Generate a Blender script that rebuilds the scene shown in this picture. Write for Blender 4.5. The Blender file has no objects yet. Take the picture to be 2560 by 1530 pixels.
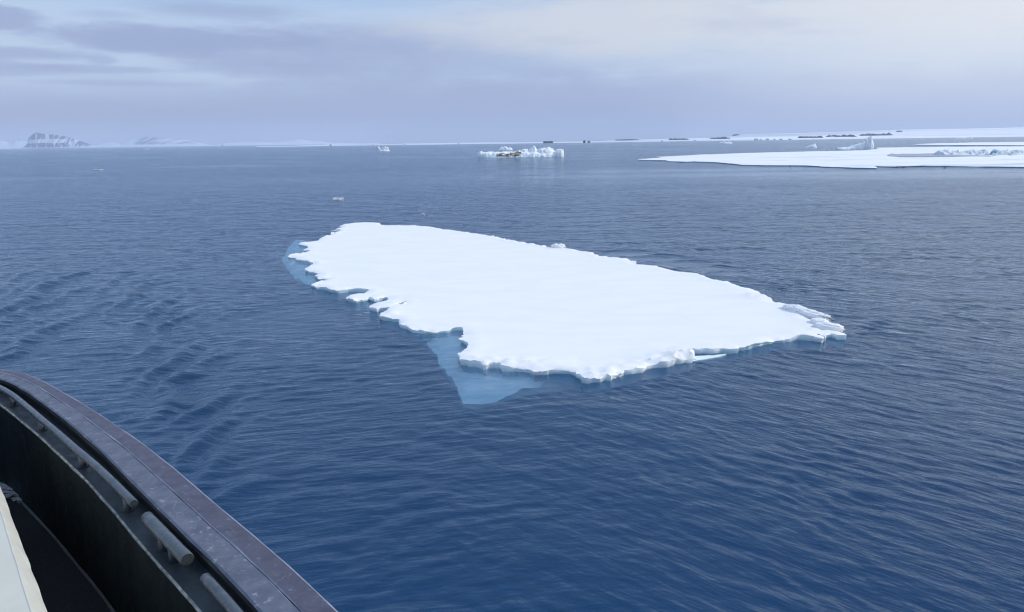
import bpy, math, random
import numpy as np
from mathutils import Vector, Matrix, geometry
from mathutils.bvhtree import BVHTree

random.seed(7); RNG = np.random.default_rng(11)
S = bpy.context.scene; COL = S.collection
# ------------------------------------------------------------------ camera
F, H = 1950.0, 9.0                       # focal length in photo pixels, eye height over the water
TH, RO = math.radians(11.92), math.radians(0.772)
_f = np.array([0, math.cos(TH), -math.sin(TH)]); _r0 = np.array([1.0, 0, 0]); _u0 = np.cross(_r0, _f)
_r = _r0 * math.cos(RO) - _u0 * math.sin(RO); _u = _u0 * math.cos(RO) + _r0 * math.sin(RO)
def ray(x, y):
    return _r * (x - 1280) / F - _u * (y - 765) / F + _f
def P(x, y, z=0.0):                      # where a sight line meets the level z
    d = ray(x, y); t = (z - H) / d[2]; return np.array([0, 0, H]) + d * t
def PD(x, y, D):                         # where a sight line meets the upright plane Y = D
    d = ray(x, y); return np.array([0, 0, H]) + d * (D / d[1])
cam = bpy.data.cameras.new('camera'); co = bpy.data.objects.new('camera', cam); COL.objects.link(co)
cam.sensor_width = 36; cam.lens = 36 * F / 2560; cam.clip_start = 0.05; cam.clip_end = 90000
M = Matrix(((_r[0], _u[0], -_f[0], 0), (_r[1], _u[1], -_f[1], 0), (_r[2], _u[2], -_f[2], H), (0, 0, 0, 1)))
co.matrix_world = M; S.camera = co
S.view_settings.view_transform = 'Standard'; S.view_settings.look = 'None'
S.view_settings.exposure = 0; S.view_settings.gamma = 1
S.cycles.use_denoising = True; S.cycles.filter_width = 1.15; S.cycles.adaptive_threshold = 0.015; S.cycles.max_bounces = 5; S.cycles.transparent_max_bounces = 12
S.cycles.volume_bounces = 1; S.cycles.caustics_reflective = False; S.cycles.caustics_refractive = False
S.cycles.sample_clamp_indirect = 6

# ------------------------------------------------------------------ noise
def _hash(ix, iy, seed):
    n = (ix.astype(np.int64) * 374761393 + iy.astype(np.int64) * 668265263 + seed * 974634777) & 0xffffffff
    n = ((n ^ (n >> 13)) * 1274126177) & 0xffffffff
    return ((n ^ (n >> 16)) & 0xffff) / 65535.0
def pnoise(x, y, seed=0):                # gradient noise, about -1..1
    x = np.asarray(x, float); y = np.asarray(y, float)
    ix = np.floor(x); iy = np.floor(y); fx = x - ix; fy = y - iy
    ux = fx * fx * fx * (fx * (fx * 6 - 15) + 10); uy = fy * fy * fy * (fy * (fy * 6 - 15) + 10)
    def g(dx, dy):
        a = _hash(ix + dx, iy + dy, seed) * 2 * np.pi
        return np.cos(a) * (fx - dx) + np.sin(a) * (fy - dy)
    a = g(0, 0); b = g(1, 0); c = g(0, 1); d = g(1, 1)
    return 1.5 * ((a + ux * (b - a)) + uy * ((c + ux * (d - c)) - (a + ux * (b - a))))
def fbm(x, y, o=4, seed=0, gain=0.5):
    s = 0; a = 1
    for i in range(o):
        s = s + a * pnoise(np.asarray(x) * 2 ** i, np.asarray(y) * 2 ** i, seed + i * 17); a *= gain
    return s
def sstep(a, b, x):
    t = np.clip((x - a) / (b - a), 0, 1); return t * t * (3 - 2 * t)

# ------------------------------------------------------------------ helpers
def mesh(name, V, Fc, mats, parent=None, smooth=True, mi=None):
    me = bpy.data.meshes.new(name)
    V = np.asarray(V, np.float32); 
    if isinstance(Fc, np.ndarray):
        n, k = Fc.shape
        me.vertices.add(len(V)); me.vertices.foreach_set('co', V.ravel())
        me.loops.add(n * k); me.loops.foreach_set('vertex_index', Fc.astype(np.int32).ravel())
        me.polygons.add(n); me.polygons.foreach_set('loop_start', np.arange(0, n * k, k, dtype=np.int32))
        me.update(calc_edges=True)
    else:
        me.from_pydata([tuple(map(float, v)) for v in V], [], Fc)
    me.validate()
    for m in (mats if isinstance(mats, (list, tuple)) else [mats]): me.materials.append(m)
    if smooth is not None:
        me.polygons.foreach_set('use_smooth', np.full(len(me.polygons), bool(smooth)))
    if mi is not None and len(mi) == len(me.polygons):
        me.polygons.foreach_set('material_index', np.asarray(mi, np.int32))
    me.update()
    o = bpy.data.objects.new(name, me); COL.objects.link(o)
    if parent: o.parent = parent
    return o
def tag(o, label=None, cat=None, group=None, kind=None):
    if label: o['label'] = label
    if cat: o['category'] = cat
    if group: o['group'] = group
    if kind: o['kind'] = kind
    return o
def empty(name, loc=(0, 0, 0)):
    o = bpy.data.objects.new(name, None); COL.objects.link(o); o.location = tuple(map(float, loc)); o.empty_display_size = 0.1
    return o
def under(o, root):                      # parent a mesh made in world coordinates
    o.parent = root; o.matrix_parent_inverse = Matrix.Translation(root.location).inverted(); return o
def gridfaces(nu, nv, closed=False):
    i, j = np.meshgrid(np.arange(nu - 1), np.arange(nv if closed else nv - 1), indexing='ij')
    j2 = (j + 1) % nv
    return np.stack([i * nv + j, (i + 1) * nv + j, (i + 1) * nv + j2, i * nv + j2], -1).reshape(-1, 4)

# ------------------------------------------------------------------ materials
def nodes(name):
    m = bpy.data.materials.new(name); m.use_nodes = True; nt = m.node_tree
    b = nt.nodes['Principled BSDF']; return m, nt, b
def N(nt, t, **kw):
    n = nt.nodes.new(t)
    for k, v in kw.items():
        if k in n.inputs.keys(): n.inputs[k].default_value = v
        else: setattr(n, k, v)
    return n
def noise_tex(nt, scale, detail=4, rough=0.55, stretch=None, coord='Object', rot=None):
    tc = N(nt, 'ShaderNodeTexCoord'); mp = N(nt, 'ShaderNodeMapping')
    nt.links.new(tc.outputs[coord], mp.inputs[0])
    if stretch: mp.inputs['Scale'].default_value = stretch
    if rot: mp.inputs['Rotation'].default_value = rot
    n = N(nt, 'ShaderNodeTexNoise', Scale=scale, Detail=detail, Roughness=rough)
    nt.links.new(mp.outputs[0], n.inputs['Vector']); return n
def crest_noise(nt, scale, detail, rough, crest, stretch):
    tc = N(nt, 'ShaderNodeTexCoord'); mp = N(nt, 'ShaderNodeMapping', vector_type='TEXTURE')
    nt.links.new(tc.outputs['Object'], mp.inputs[0]); mp.inputs['Rotation'].default_value = (0, 0, math.radians(crest)); mp.inputs['Scale'].default_value = (stretch, 1, 1)
    n = N(nt, 'ShaderNodeTexNoise', Scale=scale, Detail=detail, Roughness=rough); nt.links.new(mp.outputs[0], n.inputs['Vector']); return n.outputs[0]
def ramp(nt, src, stops):
    r = N(nt, 'ShaderNodeValToRGB'); e = r.color_ramp.elements
    while len(e) < len(stops): e.new(0.5)
    for el, (p, c) in zip(e, stops):
        el.position = p; el.color = (c if len(c) == 4 else (*c, 1)) if isinstance(c, tuple) else (c, c, c, 1)
    nt.links.new(src, r.inputs[0]); return r
def mixc(nt, fac, a, b):
    m = N(nt, 'ShaderNodeMix', data_type='RGBA')
    for s, v in ((0, fac), (6, a), (7, b)):
        if hasattr(v, 'links') or hasattr(v, 'is_linked'): nt.links.new(v, m.inputs[s])
        else: m.inputs[s].default_value = v if s == 0 else (*v, 1)
    return m.outputs[2]
def bump(nt, src, b, strength, dist):
    bp = N(nt, 'ShaderNodeBump', Strength=strength, Distance=dist)
    nt.links.new(src, bp.inputs['Height']); nt.links.new(bp.outputs[0], b.inputs['Normal']); return bp

def snow_mat(name, base=(0.86, 0.87, 0.885), dark=(0.80, 0.815, 0.84), scale=0.25, bsc=3.0, bs=0.35, bd=0.03, stretch=(1, 1, 1)):
    m, nt, b = nodes(name)
    n = noise_tex(nt, scale, 5, 0.6, stretch)
    r = ramp(nt, n.outputs[0], [(0.35, dark), (0.6, base)])
    nt.links.new(r.outputs[0], b.inputs['Base Color']); b.inputs['Roughness'].default_value = 0.65
    b.inputs['Specular IOR Level'].default_value = 0.25
    n2 = noise_tex(nt, bsc, 6, 0.65, stretch); bump(nt, n2.outputs[0], b, bs, bd)
    return m
SNOW = snow_mat('floe_snow', (0.885, 0.878, 0.868), (0.845, 0.845, 0.845), 0.3, 2.6, 0.30, 0.04, (1, 2.2, 1))
SHEET_SNOW, nt, b = nodes('sheet_snow')
n = noise_tex(nt, 0.05, 5, 0.6, (0.35, 1.6, 1)); r = ramp(nt, n.outputs[0], [(0.3, (0.78, 0.80, 0.83)), (0.55, (0.87, 0.875, 0.885))])
n = noise_tex(nt, 0.03, 3, 0.5, (0.25, 1.4, 1)); c = ramp(nt, n.outputs[0], [(0.47, 0.0), (0.5, 0.8), (0.53, 0.0)])
n3 = noise_tex(nt, 0.02, 2, 0.5); g = ramp(nt, n3.outputs[0], [(0.5, 0.0), (0.6, 1.0)])
mu = N(nt, 'ShaderNodeMath', operation='MULTIPLY'); nt.links.new(c.outputs[0], mu.inputs[0]); nt.links.new(g.outputs[0], mu.inputs[1])
nt.links.new(mixc(nt, mu.outputs[0], r.outputs[0], (0.42, 0.47, 0.52)), b.inputs['Base Color']); b.inputs['Roughness'].default_value = 0.7
n2 = noise_tex(nt, 0.7, 6, 0.65); bump(nt, n2.outputs[0], b, 0.5, 0.1)
ICE, nt, b = nodes('edge_ice')
n = noise_tex(nt, 1.6, 5, 0.6); r = ramp(nt, n.outputs[0], [(0.35, (0.74, 0.88, 0.94)), (0.65, (0.90, 0.95, 0.97))])
nt.links.new(r.outputs[0], b.inputs['Base Color']); b.inputs['Roughness'].default_value = 0.4
b.inputs['Subsurface Weight'].default_value = 0.35; b.inputs['Subsurface Radius'].default_value = (0.5, 0.8, 1.0); b.inputs['Subsurface Scale'].default_value = 0.35
n2 = noise_tex(nt, 9, 5, 0.6); bump(nt, n2.outputs[0], b, 0.6, 0.03)
SUBICE, nt, b = nodes('submerged_ice')
n = noise_tex(nt, 0.7, 5, 0.6); r = ramp(nt, n.outputs[0], [(0.3, (0.68, 0.80, 0.79)), (0.7, (0.92, 0.95, 0.93))])
nt.links.new(r.outputs[0], b.inputs['Base Color']); b.inputs['Roughness'].default_value = 0.8
SLUSH, nt, b = nodes('grey_slush')
n = noise_tex(nt, 0.5, 5, 0.6); r = ramp(nt, n.outputs[0], [(0.35, (0.10, 0.15, 0.24)), (0.65, (0.15, 0.21, 0.31))])
nt.links.new(r.outputs[0], b.inputs['Base Color']); b.inputs['Roughness'].default_value = 0.22
BERG = snow_mat('berg_ice', (0.88, 0.90, 0.915), (0.74, 0.82, 0.87), 0.6, 1.4, 0.8, 0.3)
BLUEICE, nt, b = nodes('blue_ice')
n = noise_tex(nt, 0.5, 4, 0.6); r = ramp(nt, n.outputs[0], [(0.4, (0.10, 0.30, 0.38)), (0.6, (0.42, 0.64, 0.70))])
nt.links.new(r.outputs[0], b.inputs['Base Color']); b.inputs['Roughness'].default_value = 0.25
DIRTY, nt, b = nodes('dirty_ice')
n = noise_tex(nt, 0.45, 5, 0.65); r = ramp(nt, n.outputs[0], [(0.42, (0.07, 0.058, 0.04)), (0.52, (0.27, 0.24, 0.17)), (0.58, (0.74, 0.75, 0.72))])
nt.links.new(r.outputs[0], b.inputs['Base Color']); b.inputs['Roughness'].default_value = 0.8
RUBBLE = snow_mat('rubble_ice', (0.88, 0.895, 0.91), (0.52, 0.59, 0.65), 0.5, 1.5, 0.8, 0.3)
ROCK, nt, b = nodes('dark_rock')
n = noise_tex(nt, 0.02, 6, 0.7); r = ramp(nt, n.outputs[0], [(0.35, (0.028, 0.036, 0.06)), (0.62, (0.06, 0.07, 0.10)), (0.68, (0.55, 0.58, 0.62))])
nt.links.new(r.outputs[0], b.inputs['Base Color']); b.inputs['Roughness'].default_value = 0.9
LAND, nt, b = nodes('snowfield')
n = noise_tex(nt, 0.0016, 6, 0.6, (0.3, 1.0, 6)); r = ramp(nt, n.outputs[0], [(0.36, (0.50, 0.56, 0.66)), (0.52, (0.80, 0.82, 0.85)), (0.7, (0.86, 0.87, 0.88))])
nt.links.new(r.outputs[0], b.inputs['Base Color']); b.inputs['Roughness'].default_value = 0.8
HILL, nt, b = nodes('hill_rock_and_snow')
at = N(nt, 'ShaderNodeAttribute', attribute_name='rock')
r = ramp(nt, at.outputs['Fac'], [(0.44, (0.60, 0.66, 0.75)), (0.58, (0.075, 0.13, 0.24))])  # snow tone dimmed and blued: cloud shadow over the hills put into its colour
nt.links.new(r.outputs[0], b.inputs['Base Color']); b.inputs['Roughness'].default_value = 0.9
FEATHER, nt, b = nodes('dark_feathers'); b.inputs['Base Color'].default_value = (0.012, 0.012, 0.014, 1); b.inputs['Roughness'].default_value = 0.7
BELLY, nt, b = nodes('pale_feathers'); b.inputs['Base Color'].default_value = (0.7, 0.7, 0.68, 1)

# ship paints
def paint(name, a, bcol, scale=6, rough=0.45, chip=None, chip_at=0.66, stretch=(1, 1, 1), bs=0.25, spec=0.5):
    m, nt, b = nodes(name)
    n = noise_tex(nt, scale, 7, 0.68, stretch); r = ramp(nt, n.outputs[0], [(0.35, a), (0.65, bcol)])
    col = r.outputs[0]
    if chip:
        n2 = noise_tex(nt, scale * 2.6, 8, 0.72, stretch)
        rr = ramp(nt, n2.outputs[0], [(chip_at, 0.0), (chip_at + 0.05, 0.85)])
        col = mixc(nt, rr.outputs[0], col, chip)
        n3 = noise_tex(nt, scale * 1.1, 5, 0.6, stretch)
        r3 = ramp(nt, n3.outputs[0], [(0.488, 0.0), (0.5, 0.55), (0.512, 0.0)])
        n4 = noise_tex(nt, scale * 0.7, 2, 0.5); r4 = ramp(nt, n4.outputs[0], [(0.5, 0.0), (0.62, 1.0)])
        mu = N(nt, 'ShaderNodeMath', operation='MULTIPLY'); nt.links.new(r3.outputs[0], mu.inputs[0]); nt.links.new(r4.outputs[0], mu.inputs[1])
        col = mixc(nt, mu.outputs[0], col, chip)
    nt.links.new(col, b.inputs['Base Color']); b.inputs['Specular IOR Level'].default_value = spec
    n5 = noise_tex(nt, scale * 1.5, 5, 0.6); r5 = ramp(nt, n5.outputs[0], [(0.3, max(0.05, rough - 0.12)), (0.7, rough + 0.15)])
    nt.links.new(r5.outputs[0], b.inputs['Roughness'])
    n6 = noise_tex(nt, scale * 5, 6, 0.65, stretch); bump(nt, n6.outputs[0], b, bs, 0.006)
    return m
CAP_IN = paint('worn_grey_paint', (0.082, 0.091, 0.128), (0.135, 0.147, 0.192), 7, 0.55, (0.27, 0.29, 0.345), 0.575)
CAP_OUT = paint('worn_purple_paint', (0.058, 0.056, 0.088), (0.088, 0.085, 0.124), 7, 0.55, (0.22, 0.235, 0.29), 0.60)
EDGE = paint('chipped_edge', (0.22, 0.23, 0.28), (0.36, 0.38, 0.44), 14, 0.5)
LEDGE_EDGE = paint('bare_ledge_edge', (0.06, 0.065, 0.06), (0.34, 0.35, 0.32), 16, 0.5)
BLACK = paint('black_paint', (0.006, 0.010, 0.012), (0.012, 0.018, 0.021), 4, 0.55, (0.02, 0.025, 0.028), 0.70, (1, 1, 0.2), spec=0.12)
LEDGEP = paint('dark_grey_paint', (0.022, 0.028, 0.034), (0.04, 0.05, 0.058), 5, 0.45, (0.07, 0.08, 0.09), 0.70, spec=0.3)
PIPEP = paint('worn_grey_pipe', (0.040, 0.049, 0.062), (0.085, 0.098, 0.115), 9, 0.28, (0.24, 0.26, 0.28), 0.64, spec=0.7)
ENDP = paint('dark_pipe_end', (0.02, 0.025, 0.028), (0.04, 0.048, 0.052), 22, 0.7, (0.09, 0.10, 0.10), 0.66, spec=0.15)
DECKP = paint('nonslip_deck', (0.010, 0.012, 0.014), (0.020, 0.022, 0.024), 30, 0.6, (0.04, 0.045, 0.045), 0.70, spec=0.15)
SEAMP = paint('deck_weld', (0.03, 0.035, 0.037), (0.05, 0.058, 0.06), 20, 0.6)
WHITE = paint('white_ship_paint', (0.60, 0.58, 0.49), (0.64, 0.62, 0.525), 5, 0.4, None, bs=0.06)
HULLP = paint('hull_paint', (0.008, 0.012, 0.016), (0.014, 0.02, 0.026), 2, 0.4)
GRIT = paint('grey_grit', (0.14, 0.148, 0.16), (0.34, 0.35, 0.36), 14, 0.9)

# ------------------------------------------------------------------ sun and sky
SAZ, SEL = math.radians(86), math.radians(33)
sd = Vector((math.sin(SAZ) * math.cos(SEL), math.cos(SAZ) * math.cos(SEL), math.sin(SEL)))
L = bpy.data.lights.new('sun', 'SUN'); L.energy = 2.45; L.angle = math.radians(1.2); L.color = (1.0, 0.955, 0.88)
lo = bpy.data.objects.new('sun', L); COL.objects.link(lo); lo.rotation_euler = sd.to_track_quat('Z', 'Y').to_euler(); lo.location = (60, 20, 60)
W = bpy.data.worlds.new('World'); S.world = W; W.use_nodes = True; nt = W.node_tree; nt.nodes.clear()
lk = nt.links.new
sky = N(nt, 'ShaderNodeTexSky', sky_type='NISHITA'); sky.sun_disc = False; sky.sun_elevation = SEL; sky.sun_rotation = SAZ
b1 = N(nt, 'ShaderNodeBackground', Strength=0.09); lk(sky.outputs[0], b1.inputs[0])
tc = N(nt, 'ShaderNodeTexCoord'); sp = N(nt, 'ShaderNodeSeparateXYZ'); lk(tc.outputs['Generated'], sp.inputs[0])
def mth(op, a, b_=None, clamp=False):
    m = N(nt, 'ShaderNodeMath', operation=op); m.use_clamp = clamp
    for i, v in enumerate((a, b_)):
        if v is None: continue
        if isinstance(v, (int, float)): m.inputs[i].default_value = v
        else: lk(v, m.inputs[i])
    return m.outputs[0]
az = mth('ARCTAN2', sp.outputs[0], sp.outputs[1]); el = mth('ARCSINE', sp.outputs[2])
def smap(v, a, b_, lo_=0.0, hi=1.0):
    m = N(nt, 'ShaderNodeMapRange', interpolation_type='SMOOTHSTEP')
    lk(v, m.inputs[0]); m.inputs[1].default_value = a; m.inputs[2].default_value = b_; m.inputs[3].default_value = lo_; m.inputs[4].default_value = hi
    return m.outputs[0]
cv = N(nt, 'ShaderNodeCombineXYZ'); lk(mth('MULTIPLY', az, 3.2), cv.inputs[0]); lk(mth('MULTIPLY', el, 15.0), cv.inputs[1])
wn = N(nt, 'ShaderNodeTexNoise', Scale=1.6, Detail=6, Roughness=0.55); lk(cv.outputs[0], wn.inputs[0])
wn2 = N(nt, 'ShaderNodeTexNoise', Scale=0.9, Detail=4, Roughness=0.5); 
cv2 = N(nt, 'ShaderNodeVectorMath', operation='ADD'); lk(cv.outputs[0], cv2.inputs[0]); cv2.inputs[1].default_value = (5.2, 1.7, 3.0); lk(cv2.outputs[0], wn2.inputs[0])
w1 = mth('SUBTRACT', wn.outputs[0], 0.5); w2 = mth('SUBTRACT', wn2.outputs[0], 0.5)
wn3 = N(nt, 'ShaderNodeTexNoise', Scale=4.5, Detail=5, Roughness=0.6); lk(cv2.outputs[0], wn3.inputs[0]); w3 = mth('SUBTRACT', wn3.outputs[0], 0.5)
def azel(x, y):
    d = ray(x, y); d = d / np.linalg.norm(d); return math.atan2(d[0], d[1]), math.asin(d[2])
def blob(x, y, rx, ry, soft=0.6, warp=1.6):   # a cloud bank given by its bearing, height and spread in the sky
    a, e = azel(x, y)
    u_ = mth('DIVIDE', mth('SUBTRACT', az, a), rx / F); v_ = mth('DIVIDE', mth('SUBTRACT', el, e), ry / F)
    d = mth('SQRT', mth('ADD', mth('MULTIPLY', u_, u_), mth('MULTIPLY', v_, v_)))
    d = mth('ADD', d, mth('ADD', mth('MULTIPLY', w1, warp), mth('MULTIPLY', w3, 1.5)))
    return smap(d, 1.0 - soft, 1.0 + soft, 1.0, 0.0)
def mx(fac, a, b_):
    m = N(nt, 'ShaderNodeMix', data_type='RGBA'); lk(fac, m.inputs[0])
    for s, v in ((6, a), (7, b_)):
        if isinstance(v, tuple): m.inputs[s].default_value = (*v, 1)
        else: lk(v, m.inputs[s])
    return m.outputs[2]
LAV, LIGHT, BLUE, CREAM = (0.315, 0.385, 0.615), (0.52, 0.635, 0.82), (0.37, 0.565, 0.85), (0.82, 0.835, 0.865)
c = mx(smap(mth('ADD', el, mth('MULTIPLY', w2, 0.03)), 0.035, 0.085), (0.36, 0.42, 0.635), LIGHT)
c = mx(mth('MULTIPLY', smap(mth('ADD', el, mth('MULTIPLY', w2, 0.10)), 0.12, 0.19), 0.8), c, BLUE)
def add_blob(col, spec, colour, k):
    return mx(mth('MULTIPLY', blob(*spec), k), col, colour)
for spec, k in (((470, 100, 270, 30, 0.35, 1.2), 0.85), ((700, 118, 420, 42, 0.5, 1.2), 0.6), ((5, 48, 75, 24, 0.35, 0.8), 0.85),
                ((50, 133, 130, 13, 0.45, 1.0), 0.75), ((30, 172, 120, 14, 0.45, 1.0), 0.65), ((255, 150, 30, 11, 0.5, 0.6), 0.6),
                ((250, 173, 150, 8, 0.5, 0.8), 0.65), ((300, 208, 170, 6, 0.6, 0.8), 0.5), ((270, 36, 60, 8, 0.7, 1.0), 0.4), ((75, 72, 26, 6, 0.6, 0.6), 0.4),
                ((545, 25, 150, 16, 0.6, 1.2), 0.6), ((1050, 150, 420, 70, 0.6, 1.2), 0.6), ((720, 175, 260, 14, 0.6, 1.0), 0.5), ((1080, 255, 620, 50, 0.8, 1.2), 0.65),
                ((1750, 255, 430, 70, 0.9, 1.0), 0.5)):
    c = add_blob(c, spec, LAV, k)
for spec, k in (((1500, 60, 330, 55, 0.8, 1.6), 0.75), ((1440, 110, 90, 30, 0.9, 1.4), 0.5), ((1900, 40, 520, 60, 0.9, 1.2), 0.8)):
    c = add_blob(c, spec, (0.68, 0.71, 0.77), k)
veil = mth('MULTIPLY', smap(mth('ADD', az, mth('MULTIPLY', w2, 0.25)), 0.08, 0.60), smap(mth('ADD', el, mth('MULTIPLY', w1, 0.06)), 0.0, 0.15, 0.2, 1.0))
c = mx(veil, c, CREAM)
c = mx(mth('MULTIPLY', smap(w1, -0.02, 0.2), 0.22), c, LAV)
dot = N(nt, 'ShaderNodeVectorMath', operation='DOT_PRODUCT'); lk(tc.outputs['Generated'], dot.inputs[0]); dot.inputs[1].default_value = tuple(sd)
c = mx(mth('MULTIPLY', mth('MULTIPLY', smap(dot.outputs['Value'], 0.5, 1.0), 0.9), smap(el, 0.06, 0.30)), c, (1.15, 1.2, 1.3))   # thin cloud glowing round the sun
# the cloud deck overhead, out of the picture
over = smap(el, 0.18, 0.5); c = mx(mth('MULTIPLY', over, 0.85), c, (0.44, 0.60, 0.90))
b2 = N(nt, 'ShaderNodeBackground', Strength=1.07); lk(c, b2.inputs[0])
ms = N(nt, 'ShaderNodeMixShader'); ms.inputs[0].default_value = 0.9; lk(b1.outputs[0], ms.inputs[1]); lk(b2.outputs[0], ms.inputs[2])
wo = N(nt, 'ShaderNodeOutputWorld'); lk(ms.outputs[0], wo.inputs[0])

# ------------------------------------------------------------------ water
WATER, nt, b = nodes('sea_water'); nt.nodes.remove(b); out = nt.nodes['Material Output']; lk = nt.links.new
calm = N(nt, 'ShaderNodeAttribute', attribute_name='calm')
right_ = N(nt, 'ShaderNodeAttribute', attribute_name='right')
ml = lambda op, *v: [(lambda n_: ([nt.links.new(x, n_.inputs[i]) if not isinstance(x, (int, float)) else setattr(n_.inputs[i], 'default_value', x) for i, x in enumerate(v)], n_.outputs[0])[1])(N(nt, 'ShaderNodeMath', operation=op))][0]
def blend(l_, r_):
    m = N(nt, 'ShaderNodeMix', data_type='FLOAT'); lk(right_.outputs['Fac'], m.inputs[0]); lk(l_, m.inputs[2]); lk(r_, m.inputs[3]); return m.outputs[0]
near_ = blend(crest_noise(nt, 2.5, 4, 0.55, 14, 4.0), crest_noise(nt, 2.5, 4, 0.55, -44, 3.6))
mid_ = crest_noise(nt, 0.8, 3, 0.5, -14, 2.5)
far_ = crest_noise(nt, 0.3, 3, 0.55, 4, 2.2)
ruff = N(nt, 'ShaderNodeMapRange'); lk(calm.outputs['Fac'], ruff.inputs[0]); ruff.inputs[2].default_value = 0.6; ruff.inputs[3].default_value = 1.0; ruff.inputs[4].default_value = 0.0
still = N(nt, 'ShaderNodeMapRange'); lk(calm.outputs['Fac'], still.inputs[0]); still.inputs[1].default_value = 0.5; still.inputs[2].default_value = 0.9; still.inputs[3].default_value = 1.0; still.inputs[4].default_value = 0.22
hh = ml('ADD', ml('MULTIPLY', near_, 0.11), ml('MULTIPLY', mid_, 0.11)); hh = ml('MULTIPLY', hh, still.outputs[0])
hh = ml('ADD', hh, ml('MULTIPLY', ml('MULTIPLY', far_, 0.60), ruff.outputs[0]))
bp = N(nt, 'ShaderNodeBump', Distance=1.0, Strength=1.0); lk(hh, bp.inputs['Height'])
fr = N(nt, 'ShaderNodeFresnel', IOR=1.333); lk(bp.outputs[0], fr.inputs['Normal'])
rg = N(nt, 'ShaderNodeMapRange'); lk(calm.outputs['Fac'], rg.inputs[0]); rg.inputs[2].default_value = 0.62; rg.inputs[3].default_value = 0.11; rg.inputs[4].default_value = 0.08
gl = N(nt, 'ShaderNodeBsdfGlossy'); lk(rg.outputs[0], gl.inputs['Roughness']); lk(bp.outputs[0], gl.inputs['Normal']); gl.inputs[0].default_value = (0.86, 0.94, 1, 1)
df = N(nt, 'ShaderNodeBsdfDiffuse'); df.inputs[0].default_value = (0.045, 0.31, 0.80, 1)
up = N(nt, 'ShaderNodeCombineXYZ', Z=1.0); lk(up.outputs[0], df.inputs['Normal'])
tr = N(nt, 'ShaderNodeBsdfTransparent'); tr.inputs[0].default_value = (0.97, 0.99, 1, 1)
m1 = N(nt, 'ShaderNodeMixShader'); m1.inputs[0].default_value = 0.88; lk(df.outputs[0], m1.inputs[1]); lk(tr.outputs[0], m1.inputs[2])
rf = N(nt, 'ShaderNodeMapRange'); lk(calm.outputs['Fac'], rf.inputs[0]); rf.inputs[2].default_value = 0.62; rf.inputs[3].default_value = 0.92; rf.inputs[4].default_value = 1.0   # wind-ruffled water shows its wave faces, so mirrors less
ff = N(nt, 'ShaderNodeMath', operation='MULTIPLY'); lk(fr.outputs[0], ff.inputs[0]); lk(rf.outputs[0], ff.inputs[1])
m2 = N(nt, 'ShaderNodeMixShader'); lk(ff.outputs[0], m2.inputs[0]); lk(m1.outputs[0], m2.inputs[1]); lk(gl.outputs[0], m2.inputs[2])
lk(m2.outputs[0], out.inputs['Surface'])
va = N(nt, 'ShaderNodeVolumeAbsorption', Density=0.16); va.inputs[0].default_value = (0.08, 0.85, 0.90, 1); lk(va.outputs[0], out.inputs['Volume'])

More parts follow.
